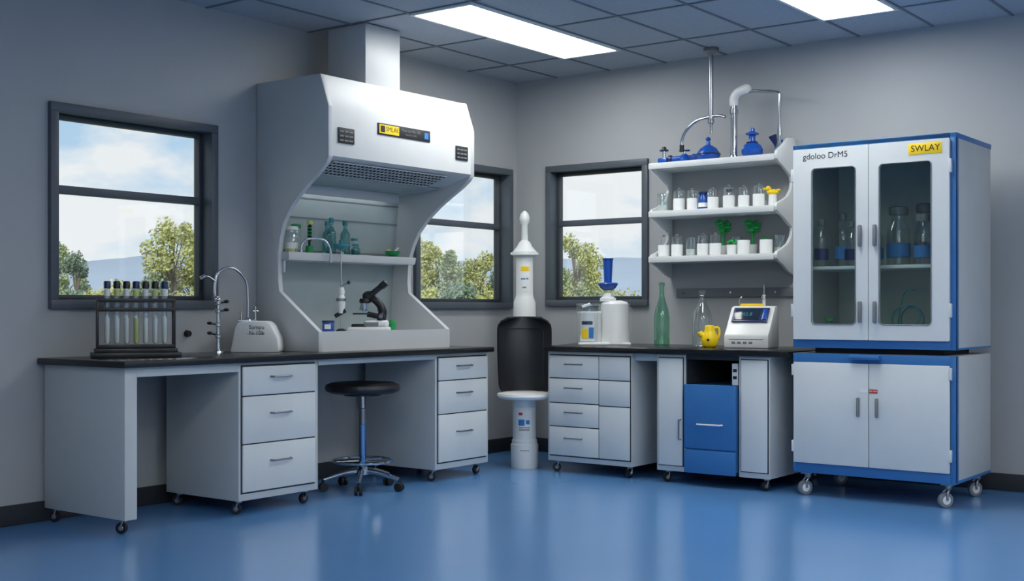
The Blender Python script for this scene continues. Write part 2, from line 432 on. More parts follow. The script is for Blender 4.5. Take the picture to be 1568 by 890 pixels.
o=Obj('microscope',(.37,-2.145,1.0),RA)
o.box(-.13,.15,-.075,.075,0,.03,PLAS,.012,seg=3)
o.box(-.02,.14,-.065,.065,.028,.075,PLAS,.02,seg=3)
o.box(-.10,-.0,-.06,.06,.026,.05,BLACK,.008)
o.box(-.015,.08,-.067,-.062,.036,.062,GREY,.003)
o.tube([(.09,0,.06),(.10,0,.14),(.07,0,.19),(.03,0,.22)],.024,BLACK,rs=(.03,.022))
o.box(-.09,.05,-.06,.06,.112,.122,BLACK,.003)
o.tube([(.07,0,.10),(.0,0,.115)],.018,BLACK)
o.cyl((-.02,0,.135),(-.02,0,.19),.013,CHROME,r2=.02)
o.cyl((-.045,.0,.142),(-.03,0,.19),.010,STEEL)
o.cyl((.0,0,.14),(-.01,0,.19),.010,STEEL)
o.lathe([(0,0),(.035,0),(.04,.01),(.036,.03),(0,.035)],BLACK,(-.015,0,.187))
o.ball((.01,0,.235),.037,BLACK,(1.2,1,.9))
for s_ in (-.024,.024):
    o.cyl((.02,s_,.24),(.095,s_,.30),.018,BLACK); o.cyl((.09,s_,.295),(.125,s_,.323),.022,BLACK); o.cyl((.122,s_,.3205),(.128,s_,.3255),.016,STEEL)
for s_ in (-1,1):
    o.cyl((.095,.028*s_,.10),(.095,.058*s_,.10),.024,BLACK); o.cyl((.095,.055*s_,.10),(.095,.068*s_,.10),.014,GREY)
o.finish()
o=Obj('microscope_objective_stand',(.305,-2.325,1.0),RA)
o.lathe([(0,0),(.032,0),(.032,.012),(.016,.02),(0,.02)],BLACK)
o.cyl((0,0,.015),(0,0,.54),.005,CHROME)
o.lathe([(0,0),(.018,0),(.022,.03),(.028,.05),(.028,.10),(.02,.12),(.026,.14),(.018,.17),(0,.17)],PLAS,(0,0,.12))
o.cyl((-.04,0,.10),(.03,0,.14),.014,BLACK); o.lathe([(0,0),(.032,0),(.032,.018),(0,.018)],STEEL,(0,0,.20))
o.cyl((.0,0,.30),(.05,0,.32),.006,STEEL)
o.lathe([(.006,.53),(.035,.545),(.055,.56),(.055,.572),(.0,.57)],TEAL); o.cyl((.0,0,.57),(.0,0,.60),.012,TEAL); o.cyl((-.03,0,.54),(-.06,0,.585),.006,TEAL)
o.ball((.05,0,.322),.012,BLACK); o.finish()
o=Obj('blue_sample_box',(.33,-2.465,1.0),RA)
o.box(-.035,.035,-.03,.03,0,.07,BLUED,.006); o.box(-.037,.037,-.032,.032,.06,.075,NAVY,.004); o.box(-.02,.02,-.0315,-.029,.02,.05,LABW); o.finish()
o=Obj('green_beaker',(.33,-1.86,1.0))
o.lathe([(0,0),(.022,0),(.027,.07),(.024,.07),(.02,.01),(0,.01)],GREEN); o.lathe([(.027,.05),(.029,.06),(.027,.068)],LEAFG); o.finish()
o=Obj('pipette',(.33,-1.94,1.0),RA)
o.lathe([(0,0),(.03,0),(.03,.008),(.008,.014),(0,.014)],PLAS); o.cyl((0,0,.01),(-.03,0,.12),.004,TEAL); o.cyl((-.03,0,.115),(-.04,0,.155),.009,TEAL); o.finish()

# ---------------------------------------------------------------- left counter items
o=Obj('test_tube_rack',(.36,-3.955,CZ),math.radians(58))
o.box(-.235,.235,-.09,.09,0,.028,BLACK,.004); o.box(-.215,.215,-.075,.075,.026,.05,BLACK,.004)
for zz in (.25,.30):
    for q in (-.043,.0,.043): o.box(-.205,.205,q-.006,q+.006,zz,zz+.02,BLACK,.002)
for s_ in (-1,1):
    for q in (-.043,.043): o.box(s_*.2-.006,s_*.2+.006,q-.006,q+.006,.04,.31,BLACK,.002)
    o.box(s_*.2-.006,s_*.2+.006,-.043,.043,.25,.32,BLACK,.002)
o.box(-.2,.2,-.05,.05,.05,.07,BLACK,.003)
for k in range(7):
    xx=-.15+k*.05
    for row,yy in ((0,-.0215),(1,.0215)):
        o.lathe([(0,.072),(.008,.074),(.014,.085),(.0145,.38),(0,.38)],GL,(xx,yy,0),seg=14)
        lh=.215+.012*((k*3+row)%3)
        o.lathe([(0,.076),(.007,.078),(.012,.09),(.0125,lh),(0,lh)],[LABW,CERAM,LABW,OLIVE][(k+row)%4] if row==0 else CERAM,(xx,yy,0),seg=12)
        o.lathe([(.0155,.335),(.016,.355),(.0155,.37)],OLIVE if (k+row)%2 else LABW,(xx,yy,0),seg=12)
        o.lathe([(0,.375),(.0175,.375),(.0175,.41),(.015,.415),(0,.415)],BLACK if (k+row)%3 else NAVY,(xx,yy,0),seg=14)
o.finish()
o=Obj('outlet_knob'); o.cyl((0.001,-3.33,1.0),(.03,-3.33,1.0),.022,BLACK,r2=.018); o.finish()
o=Obj('laboratory_gas_tap',(.20,-3.255,CZ),RA)
o.lathe([(0,0),(.032,0),(.03,.012),(.014,.02),(.012,.06),(0,.06)],CHROME)
o.cyl((0,0,.05),(0,0,.31),.011,CHROME)
for zz in (.10,.17,.25,.30): o.lathe([(.012,-.012),(.018,-.008),(.018,.008),(.012,.012)],CHROME,(0,0,zz))
o.tube([(0,0,.30),(.0,0,.33),(-.015,0,.34)],.009,CHROME)
for zz,s_ in ((.17,-1),(.25,1),(.11,-1),(.30,1)):
    o.cyl((0,0,zz),(s_*.045,0,zz+.008),.007,CHROME); o.ball((s_*.05,0,zz+.009),.013,BLACK,(1.3,1,.8))
o.ball((0,0,.32),.016,CHROME)
o.finish()
o=Obj('countertop_instrument',(.235,-3.0,CZ),math.radians(40))
o.prism([(-.13,0),(.16,0),(.165,.03),(.155,.09),(.115,.17),(.085,.19),(-.06,.19),(-.085,.18),(-.10,.15)],'y',-.12,.12,PLAS,.01)
o.text('Sampu\nN-10b',.035,INK,Matrix.Translation((.03,-.121,.135))@Matrix(((1,0,0,0),(0,0,-1,0),(0,1,0,0),(0,0,0,1))))
o.box(-.03,.08,-.1215,-.118,.112,.114,INK)
o.finish()
o=Obj('gooseneck_faucet',(.15,-2.98,CZ+.19),math.radians(75))
o.lathe([(0,0),(.025,0),(.022,.01),(.01,.02),(0,.02)],CHROME)
o.tube([(0,0,.01),(0,0,.14),(-.015,0,.25),(-.10,0,.325),(-.19,0,.30),(-.215,0,.23),(-.215,0,.13)],.0085,CHROME)
o.cyl((-.215,0,.10),(-.215,0,.15),.011,CHROME)
o.cyl((.05,0,0),(.05,0,.09),.008,CHROME); o.cyl((.035,0,.06),(.07,0,.06),.006,CHROME)
o.cyl((-.045,0,0),(-.045,0,.06),.007,CHROME); o.lathe([(0,0),(.08,0),(.08,.006),(0,.006)],CHROME,(0,0,0),sx=1,sy=.3)
o.tube([(-.213,0,.24),(-.26,0,.27),(-.29,0,.27)],.006,CHROME); o.cyl((-.28,0,.275),(-.31,0,.26),.012,STEEL)
o.finish()

# ---------------------------------------------------------------- stool
o=Obj('laboratory_stool',(.58,-2.41,0))
o.lathe([(0,.615),(.20,.615),(.232,.63),(.238,.648),(.232,.668),(.20,.682),(.1,.686),(0,.686)],LEATHER,seg=40)
o.lathe([(0,.60),(.12,.60),(.12,.616),(0,.616)],BLACK)
o.cyl((0,0,.30),(0,0,.60),.014,CHROME); o.cyl((0,0,.40),(0,0,.52),.022,STEEL)
o.cyl((0,0,.12),(0,0,.42),.024,pm('stool_tube_blue',(120,160,205),.2,1.0))
o.lathe([(0,.10),(.045,.10),(.045,.13),(.03,.15),(0,.15)],CHROME)
o.torus((0,0,.185),.19,.009,CHROME,seg=48)
for k in range(5):
    a=k*2*math.pi/5+0.35; c,s_=math.cos(a),math.sin(a)
    o.tube([(0,0,.125),(.12*c,.12*s_,.11),(.25*c,.25*s_,.075)],.016,CHROME,rs=(.02,.012))
    o.tube([(.02*c,.02*s_,.185),(.19*c,.19*s_,.185)],.006,CHROME,smooth=False)
    x0,y0=.25*c,.25*s_
    o.cyl((x0,y0,.045),(x0,y0,.08),.009,BLACK)
    for q in (-1,1):
        o.cyl((x0-s_*.006*q,y0+c*.006*q,.028),(x0-s_*.024*q,y0+c*.024*q,.028),.028,RUB,seg=18)
    o.box(x0-.014,x0+.014,y0-.014,y0+.014,.03,.055,BLACK,.004)
o.finish()

# ---------------------------------------------------------------- chair on canister base
o=Obj('office_chair',(.745,-.90,0),RA)
# seat pan reaching forward of the backrest
o.lathe([(0,.498),(.15,.498),(.19,.508),(.2,.524),(.196,.54),(.15,.548),(0,.55)],PLAS,pos=(0,-.03,0),seg=40,sx=1.0,sy=1.12)
NU,NV=26,20
def bp(u,v,off):
    s_=(u-.5)*2
    z=.552+v*.53
    wd=.188*(.93+.07*math.sin(math.pi*.5*min(1,v*1.4)))
    e=max(0,(v-.80)/.20); wd*=(1-.38*e**4)
    e=max(0,(.10-v)/.10); wd*=1-.12*e**2
    return (s_*wd, .125*(1-.8*s_*s_)+.035*v-.02+off, z)
t=bmesh.new(); G=[]
for off in (0,.04):
    G.append([[t.verts.new(bp(i/NU,j/NV,off-(.024*math.cos((i/NU-.5)*math.pi)*math.sin(math.pi*j/NV) if off==0 else 0))) for j in range(NV+1)] for i in range(NU+1)])
for g_ in G:
    for i in range(NU):
        for j_ in range(NV): t.faces.new((g_[i][j_],g_[i+1][j_],g_[i+1][j_+1],g_[i][j_+1]))
A,B=G
for i in range(NU):
    t.faces.new((A[i][NV],A[i+1][NV],B[i+1][NV],B[i][NV])); t.faces.new((A[i+1][0],A[i][0],B[i][0],B[i+1][0]))
for j_ in range(NV):
    t.faces.new((A[0][j_+1],A[0][j_],B[0][j_],B[0][j_+1])); t.faces.new((A[NU][j_],A[NU][j_+1],B[NU][j_+1],B[NU][j_]))
o.commit(t,LEATHER)
edge=[bp(0,k/20,.02) for k in range(21)]+[bp(i/16,1,.02) for i in range(1,16)]+[bp(1,(20-k)/20,.02) for k in range(21)]
o.tube(edge,.012,BLACK,seg=8,smooth=False)
pip=[bp(.13,.10+.72*k/11,-.006) for k in range(12)]+[bp(.13+.74*k/10,.86,-.010-.010*math.sin(math.pi*k/10)) for k in range(1,10)]+[bp(.87,.82-.72*k/11,-.006) for k in range(12)]
o.tube(pip,.004,LEATHER,seg=6,smooth=False)
o.lathe([(0,0),(.095,0),(.10,.012),(.10,.17),(.092,.18),(.092,.20),(.085,.21),(.085,.42),(.08,.44),(.088,.45),(.088,.50),(0,.50)],PLAS,seg=32)
arclab(o,0,-125,-55,.27,.42,.0865,LABW); arclab(o,0,-120,-90,.31,.355,.088,LABB); arclab(o,0,-84,-66,.32,.35,.088,LABB); arclab(o,0,-120,-100,.385,.405,.088,REDL)
for k in range(3): arclab(o,0,-118,-66,.275+k*.01,.279+k*.01,.088,INK)
arclab(o,0,-110,-70,.13,.135,.101,GREY)
o.finish()

# white column in the corner
o=Obj('gas_cylinder',(.385,-.41,0),RA)
o.lathe([(0,0),(.085,0),(.09,.01),(.09,1.05),(.085,1.2),(.07,1.24),(.066,1.26),(.066,1.545),(.075,1.55),(.098,1.565),(.095,1.59),(.06,1.63),(.045,1.66),(.026,1.68),(.024,1.80),(.036,1.82),(.040,1.85),(.03,1.885),(.012,1.905),(0,1.91)],PLAS,seg=32)
arclab(o,0,-125,-55,1.28,1.50,.0675,LABW); arclab(o,0,-115,-62,1.44,1.475,.069,YLAB); arclab(o,0,-115,-85,1.375,1.385,.069,LABB); arclab(o,0,-80,-65,1.375,1.387,.069,GREY); arclab(o,0,-105,-80,1.31,1.32,.069,GREY)
for s_ in (-1,1): o.ball((.098*s_,0,1.575),.012,PLAS)
o.finish()

# ---------------------------------------------------------------- right counter items
o=Obj('laboratory_blender',(1.15,-.47,CZ),RA)
o.lathe([(0,0),(.105,0),(.11,.01),(.105,.06),(.1,.30),(.09,.315),(.05,.325),(0,.325)],PLAS,(.08,0,0),seg=32)
o.lathe([(0,0),(.09,0),(.092,.008),(.088,.20),(.09,.24),(.08,.245),(0,.245)],CERAM,(-.105,0,0),seg=28)
o.lathe([(.094,.02),(.098,.29),(.10,.30),(.0,.30)],GL,(-.105,0,0),seg=28)
for (a0,a1,z0_,z1_,m) in ((-140,-70,.03,.19,LABW),(-130,-100,.05,.12,YLAB),(-97,-75,.05,.13,LABB),(-130,-80,.15,.175,NAVY)):
    arclab(o,-.105,a0,a1,z0_,z1_,.0945 if m is LABW else .0955,m)
o.box(-.19,.19,-.1,.1,.0,.02,PLAS,.008)
o.lathe([(0,0),(.06,0),(.06,.02),(.04,.035),(.03,.06),(0,.06)],CERAM,(.03,0,.32))
o.lathe([(0,0),(.025,0),(.022,.05),(0,.05)],GL,(.03,0,.37))
o.lathe([(0,.40),(.03,.40),(.055,.415),(.075,.445),(.07,.455),(.02,.46),(0,.46)],BLUED,(.03,0,0))
o.lathe([(0,.455),(.028,.455),(.036,.62),(.04,.625),(.04,.635),(.032,.635),(.0,.60)],BLUED,(.03,0,0))
o.cyl((-.16,0,.28),(-.10,0,.30),.01,PLAS); o.tube([(.17,0,.05),(.21,0,.10),(.21,0,.24),(.17,0,.29)],.008,GL)
o.cyl((-.19,-.0,.295),(.19,0,.295),.007,GL)
o.finish()
o=Obj('green_glass_bottle',(1.55,-.32,CZ))
o.lathe([(0,.0),(.052,0),(.056,.01),(.056,.20),(.047,.26),(.024,.33),(.017,.37),(.017,.43),(.022,.432),(.022,.45),(.016,.455),(0,.44)],GLG,seg=28)
o.finish()
o=Obj('glass_flask',(1.90,-.36,CZ))
o.lathe([(0,.0),(.065,0),(.072,.012),(.072,.19),(.062,.24),(.03,.30),(.02,.33),(.02,.38),(.027,.385),(.026,.392),(.018,.392),(0,.38)],GL,seg=28)
o.lathe([(.021,.35),(.024,.355),(.021,.36)],STEEL); o.finish()
o=Obj('yellow_ewer',(2.085,-.60,CZ),RA)
o.lathe([(0,.0),(.032,0),(.050,.014),(.060,.042),(.056,.075),(.044,.10),(.034,.122),(.034,.14),(.028,.152),(.0,.155)],YEL,seg=28)
o.tube([(-.03,0,.07),(-.058,0,.09),(-.070,0,.108)],.014,YEL,rs=(.026,.016))
o.tube([(.03,0,.135),(.058,0,.135),(.066,0,.10),(.054,0,.06)],.009,YEL); o.cyl((-.02,-.060,.055),(-.018,-.045,.055),.009,INK); o.finish()
o=Obj('benchtop_analyzer',(2.31,-.42,CZ),math.radians(8))
o.prism([(-.13,0),(.12,0),(.12,.27),(.08,.285),(.03,.28),(-.09,.13),(-.13,.09)],'x',-.155,.155,PLAS,.012)
MA=Matrix.Translation((0,-.032,.207))@Matrix.Rotation(math.atan2(.15,.12),4,'X')
o.box(-.125,.125,-.045,.075,0.002,.012,NAVY,.004,M=MA)
o.box(-.11,.07,-.03,.065,.012,.015,pm('screen_dark',(34,48,66),.12),.002,M=MA)
o.box(.085,.115,-.03,.06,.012,.016,BLUED,.002,M=MA)
o.text('42.8',.04,TEAL,MA@Matrix.Translation((-.02,.015,.0155)))
for k in range(4): o.box(-.10+k*.04,-.075+k*.04,-.133,-.128,.03,.045,GREY,.002)
o.box(-.12,.12,-.132,-.128,.058,.063,GREY,.001)
o.box(-.10,.06,.05,.10,.275,.30,YLAB,.006)
o.tube([(-.11,.07,.27),(-.11,.07,.33),(-.09,.07,.345)],.006,CHROME); o.cyl((.06,.08,.27),(.06,.08,.36),.011,CERAM); o.cyl((.06,.08,.35),(.062,.08,.43),.006,CHROME)
o.lathe([(0,0),(.02,0),(.018,.02),(0,.02)],CHROME,(.06,.08,.335))
o.finish()

# ---------------------------------------------------------------- bracket shelf
o=Obj('laboratory_shelf_unit')
SX0,SX1=1.44,2.42
lv=(1.53,1.86,2.21)
for z in lv:
    o.box(SX0-.01,SX1-.0,-.31,-.006,z-.045,z,WHITE,.006)
def scal(z):
    return [(-.06,z-.14),(-.12,z-.12),(-.20,z-.08),(-.27,z-.055),(-.305,z-.035),(-.312,z-.01),(-.30,z+.012),(-.22,z+.035),(-.13,z+.07),(-.075,z+.12)]
pts=[(-.004,1.38),(-.04,1.385)]
pts+=scal(1.53)
pts+=[(-.06,1.69)]+scal(1.86)+[(-.06,2.03)]
pts+=[(-.08,2.07),(-.14,2.10),(-.20,2.13),(-.27,2.155),(-.305,2.175),(-.312,2.20),(-.30,2.23),(-.22,2.27),(-.16,2.31),(-.12,2.335),(-.06,2.34),(-.004,2.34)]
o.prism(pts,'x',SX1,SX1+.022,WHITE,.003)
ptsl=[p for p in pts if p[1]<2.205]+[(-.30,2.209),(-.004,2.209)]
o.prism(ptsl,'x',SX0,SX0+.02,WHITE,.003)
o.finish()
o=Obj('utility_rail')
o.box(1.50,2.56,-.02,-.001,1.235,1.30,GREY,.004)
for xx in (1.56,1.95,2.30,2.50): o.cyl((xx,-.02,1.268),(xx,-.03,1.268),.009,CHROME)
o.finish()

def jar(name,knob=True,cup=.09,gh=.055,r=.043,cap=None):
    o=Obj(name,(0,0,0))
    o.lathe([(0,0),(r*.9,0),(r,.006),(r,cup-.004),(r*.97,cup),(0,cup)],CERAM,seg=24)
    if gh>0: o.lathe([(r*.93,cup),(r*.93,cup+gh),(r*.8,cup+gh+.008),(0,cup+gh+.01)],GL,seg=24)
    if knob: o.lathe([(0,0),(.010,0),(.013,.01),(.007,.016),(0,.016)],cap or GREY,(0,0,cup+gh+.008))
    ob=o.finish(); return ob
def beak(name):
    o=Obj(name,(0,0,0)); r=.04
    o.lathe([(0,0),(r*.92,0),(r,.008),(r,.125),(r*1.08,.135),(r*1.04,.135),(r*.96,.12),(r*.95,.01),(0,.006)],GL,seg=24)
    o.lathe([(0,.007),(r*.9,.007),(r*.93,.012),(r*.93,.05),(0,.05)],LABW,seg=24)
    return o.finish()
j=jar('lidded_jar'); j.location=(1.625,-.20,1.86)
b0=beak('glass_beaker'); b0.location=(1.49,-.2,1.86)
for xx in (1.74,1.905,2.03,2.145,2.26): copy(j,(xx,-.21,1.86),xx,(.92+.1*random.random(),)*3)
for xx in (1.56,1.68,1.80,2.085,2.215): copy(b0,(xx,-.08,1.86),0,1.0+.1*random.random())
bottle('reagent_bottle',(1.82,-.20,1.86),.13,.034,BLUED,NAVY,neck=.7,lm=LABW)
bottle('reagent_bottle',(1.97,-.08,1.86),.15,.03,GL,NAVY,neck=.6)
o=Obj('yellow_rubber_duck',(2.36,-.2,1.86),RA)
o.lathe([(0,0),(.03,0),(.028,.08),(0,.08)],CERAM); o.ball((0,0,.095),.032,YEL,(1.3,.9,.7)); o.ball((-.03,0,.12),.019,YEL); o.cyl((-.045,0,.12),(-.062,0,.118),.007,YEL); o.ball((.04,0,.11),.014,YEL,(1.2,.7,.7)); o.finish()
for xx in (1.51,1.62,1.83,1.93): copy(j,(xx,-.22,1.53),0,(1,1,.95))
for xx,yy in ((1.56,-.10),(1.725,-.2),(1.76,-.09),(2.03,-.09),(2.36,-.09)): copy(b0,(xx,yy,1.53),0,1.0)
j2=jar('ceramic_cup',cup=.1,gh=.0,knob=False,r=.045); j2.location=(2.15,-.22,1.53); copy(j2,(2.31,-.2,1.53))
bottle('reagent_bottle',(2.26,-.1,1.53),.12,.03,GL,GREEN,liq=GREEN,neck=.6)
def sprout(loc,h,s=1.0):
    o=Obj('potted_seedling',loc)
    o.lathe([(0,0),(.032,0),(.038,.075),(.034,.075),(0,.065)],CERAM)
    o.tube([(0,0,.06),(.006,0,h*.55),(-.004,0,h*.8)],.009,LEAFG)
    for k in range(9):
        a=k*2.4; r=.03*s; e=h*.84+.03*s*math.sin(k*1.9)
        o.ball((r*math.cos(a),r*math.sin(a),e),.02*s,LEAFG,(1.25,.9,.55),seg=10)
    o.torus((-.02*s,0,h*.97),.018*s,.007,LEAFG,axis=(0,1,.2),seg=16); o.torus((.025*s,0,h*.94),.018*s,.006,LEAFG,axis=(.3,1,0),seg=16)
    o.ball((0,0,h*.88),.026*s,LEAFG,(1,1,.7),seg=12)
    return o.finish()
sprout((1.925,-.10,1.53),.245,1.2); sprout((2.15,-.09,1.53),.235,1.2)
o=Obj('potted_seedling',(2.055,-.21,1.53)); o.lathe([(0,0),(.036,0),(.038,.07),(0,.07)],CERAM)
for k in range(7): o.ball((.022*math.cos(k),.022*math.sin(k),.085+.006*(k%3)),.016,LEAFG,(1,1,.7),seg=10)
o.finish()

# shelf top: taps and blue glassware
T=2.21
o=Obj('ceiling_water_pipe')
px,py=1.916,-.26
o.lathe([(0,H-.007),(.055,H-.007),(.055,H-.025),(.03,H-.04),(.016,H-.05),(0,H-.05)],STEEL,(px,py,0))
o.cyl((px,py,2.45),(px,py,H-.04),.016,STEEL); o.lathe([(.014,-.02),(.024,-.015),(.024,.015),(.014,.02)],CHROME,(px,py,2.48))
o.cyl((px,py,T+.18),(px,py,2.46),.009,CHROME)
def rp(a,z): return (px+a,py,z)
o.tube([rp(.11,2.50),rp(.06,2.515),rp(-.02,2.51),rp(-.12,2.49),rp(-.20,2.43),rp(-.235,2.36),rp(-.235,2.32)],.011,CHROME)
o.cyl(rp(-.235,2.28),rp(-.235,2.33),.017,BLACK)
o.finish()
o=Obj('swivel_faucet')
qx,qy=2.065,-.2
o.lathe([(0,T),(.035,T),(.03,T+.02),(.018,T+.03),(0,T+.03)],CHROME,(qx,qy,0))
o.cyl((qx,qy,T+.02),(qx,qy,2.60),.024,CHROME); o.lathe([(.024,-.02),(.03,-.015),(.03,.015),(.024,.02)],CHROME,(qx,qy,2.54))
o.tube([(qx,qy,2.58),(qx,qy,2.63),(qx+.03,qy,2.67),(qx+.09,qy,2.69)],.032,PLAS,rs=(.03,.036)); o.ball((qx+.095,qy,2.69),.036,PLAS)
o.tube([(qx+.09,qy,2.675),(qx+.2,qy,2.665),(qx+.32,qy,2.645),(qx+.345,qy,2.62),(qx+.345,qy,2.52),(qx+.345,qy,2.35)],.011,CHROME)
o.cyl((qx+.345,qy,2.34),(qx+.345,qy,2.40),.015,CHROME)
o.tube([(qx+.345,qy,2.35),(qx+.335,qy-.0,2.28),(qx+.30,qy,T+.002)],.011,CHROME)
o.finish()
o=Obj('blue_valve',(1.50,-.2,T))
o.box(-.04,.04,-.03,.03,0,.045,BLUED,.01); o.cyl((0,0,.04),(0,0,.10),.012,CHROME); o.torus((0,0,.10),.028,.006,NAVY); o.cyl((-.028,0,.10),(.028,0,.10),.004,NAVY); o.lathe([(0,.1),(.018,.105),(.014,.125),(0,.13)],BLACK); o.finish()
o=Obj('blue_valve',(1.67,-.2,T),.2)
o.lathe([(0,0),(.04,0),(.045,.02),(.03,.05),(.018,.06),(0,.06)],BLUED); o.cyl((-.11,0,.03),(.08,0,.035),.018,BLUED); o.cyl((-.12,0,.03),(-.095,0,.03),.028,NAVY); o.cyl((.06,0,.035),(.09,0,.035),.025,BLUED); o.cyl((0,0,.05),(0,0,.085),.008,CHROME); o.box(-.04,.04,-.008,.008,.08,.092,NAVY,.003); o.finish()
o=Obj('blue_lidded_bowl',(1.895,-.205,T))
o.lathe([(0,0),(.05,0),(.075,.01),(.085,.035),(.08,.055),(.06,.085),(.03,.105),(.018,.11),(.012,.14),(.02,.15),(.012,.165),(0,.17)],BLUED,seg=32,pos=(-.03,0,0)); o.torus((-.03,0,.045),.084,.006,NAVY); o.finish()
o=Obj('blue_round_flask',(2.21,-.21,T))
o.lathe([(0,0),(.05,0),(.072,.02),(.075,.05),(.06,.08),(.03,.10),(.022,.12),(.024,.15),(.045,.155),(.045,.165),(.02,.175),(.016,.20),(0,.205)],BLUED,seg=28); o.torus((0,0,.10),.035,.006,NAVY); o.finish()
o=Obj('blue_funnel',(2.36,-.10,T),RA)
o.cyl((.0,0,0.0),(0,0,.02),.035,BLUED); o.cyl((0,0,.01),(-.02,0,.09),.015,BLUED); o.cyl((-.02,0,.085),(-.045,0,.15),.014,NAVY,r2=.03); o.tube([(.01,0,.02),(.03,0,.06),(.02,0,.12)],.007,BLUED); o.finish()

# ---------------------------------------------------------------- tall cabinet
o=Obj('laboratory_storage_cabinet')
X0,X1,YF,YK=2.85,3.84,-.95,-.27
SIDEW=pm('cabinet_side',(192,194,194),.45,var=.02)
zb,zl=.15,.878
o.box(X0,X1,YF+.02,YK,zb,zl,SIDEW,.004)
def frame(z0,z1,top,bot):
    fb(o,'-y',YF+.02,X0-.002,X0+.022,z0,z1,0,.022,BLUE,.003); fb(o,'-y',YF+.02,X1-.03,X1+.002,z0,z1,0,.022,BLUE,.003)
    fb(o,'-y',YF+.02,X0+.02,X1-.028,z1-top,z1,0,.022,BLUE,.003); fb(o,'-y',YF+.02,X0+.02,X1-.028,z0,z0+bot,0,.022,BLUE,.003)
frame(zb,zl,.06,.055)
o.box(X1-.02,X1+.002,YF,YF+.05,zb,zl,BLUE,.002)
o.box(X0,X1+.001,YF,YK,zb-.008,zb+.012,BLUE,.003)
for a,b in ((X0+.008,3.333),(3.337,X1-.03)):
    fb(o,'-y',YF,a,b,.205,.822,.001,.02,WHITE,.004)
for u in (3.275,3.388): fb(o,'-y',YF,u-.008,u+.008,.505,.62,.02,.045,GREY,.006)
fb(o,'-y',YF,3.22,3.41,.845,.875,0,.05,BLUE,.012)
fb(o,'-y',YF,3.28,3.33,.652,.67,.02,.022,LABW); fb(o,'-y',YF,3.34,3.39,.648,.672,.02,.022,REDL)
o.text('WE AEW',.012,LABW,MY(3.365,YF-.0225,.66))
for z in (.27,.74): fb(o,'-y',YF,X1-.035,X1-.018,z,z+.07,.0,.024,WHITE,.003); fb(o,'-y',YF,X0-.004,X0+.012,z,z+.07,.0,.024,WHITE,.003)
zu,zt=.912,2.16
o.box(X0,X0+.025,YF+.02,YK,zu,zt-.02,SIDEW,.003); o.box(X1-.025,X1,YF+.02,YK,zu,zt-.02,SIDEW,.003)
o.box(X0+.02,X1-.02,YK-.02,YK,zu,zt-.02,CABIN); o.box(X0+.02,X1-.02,YF+.03,YK-.02,zu,zu+.05,SIDEW)
o.box(X0-.004,X1+.004,YF-.002,YK+.002,zt-.03,zt,BLUE,.004)
o.box(X0-.002,X1+.002,YF,YK,zu,zu+.012,BLUE,.003)
o.box(X0+.1,X1-.1,YF+.1,YK-.1,zl,zu,GAP)
o.box(X0+.025,X1-.025,YF+.06,YK-.02,1.39,1.41,WHITE,.003)
frame(zu,zt,.03,.05)
o.box(X1-.02,X1+.002,YF,YF+.05,zu,zt,BLUE,.002)
def gdoor(a,b,ga,gb,g0=1.055,g1=2.005,d0=.963,d1=2.128):
    def rr(x0,x1,z0,z1,r,n=6):
        p=[]
        for cx,cz,s0 in ((x1-r,z0+r,-90),(x1-r,z1-r,0),(x0+r,z1-r,90),(x0+r,z0+r,180)):
            for k in range(n+1):
                an=math.radians(s0+90*k/n); p.append((cx+r*math.cos(an),cz+r*math.sin(an)))
        return p
    inner=rr(ga,gb,g0,g1,.025); outer=rr(a,b,d0,d1,.006)
    t=bmesh.new(); n=len(inner)
    V={}
    for nm,pl_,y in (('if',inner,YF-.022),('of',outer,YF-.022),('ib',inner,YF),('ob',outer,YF)):
        V[nm]=[t.verts.new((p[0],y,p[1])) for p in pl_]
    for k in range(n):
        q=(k+1)%n
        t.faces.new((V['of'][k],V['of'][q],V['if'][q],V['if'][k])); t.faces.new((V['ob'][q],V['ob'][k],V['ib'][k],V['ib'][q]))
        t.faces.new((V['if'][k],V['if'][q],V['ib'][q],V['ib'][k])); t.faces.new((V['of'][q],V['of'][k],V['ob'][k],V['ob'][q]))
    o.commit(t,WHITE)
    o.tube([(p[0],YF-.022,p[1]) for p in inner]+[(inner[0][0],YF-.022,inner[0][1])],.004,GREY,smooth=False,seg=6)
    t=bmesh.new(); t.faces.new([t.verts.new(p) for p in ((ga-.01,YF-.010,g0-.01),(gb+.01,YF-.010,g0-.01),(gb+.01,YF-.010,g1+.01),(ga-.01,YF-.010,g1+.01))]); o.commit(t,DOORG)
gdoor(X0+.008,3.333,2.978,3.256); gdoor(3.337,X1-.03,3.40,3.708)
for u in (3.287,3.378):
    for z in (1.52,1.065): fb(o,'-y',YF,u-.011,u+.011,z,z+.13,.022,.05,GREY,.008)
for z in (1.10,1.93):
    fb(o,'-y',YF,X1-.035,X1-.018,z,z+.08,.0,.028,WHITE,.003); fb(o,'-y',YF,X0-.006,X0+.010,z,z+.08,.0,.028,WHITE,.003)
o.text('gdoloo DrM5',.052,INK,MY(3.065,YF-.0225,2.08))
fb(o,'-y',YF,3.575,3.77,2.045,2.11,.022,.025,YLAB,.002)
o.text('SWLAY',.052,INK,MY(3.675,YF-.0255,2.078))
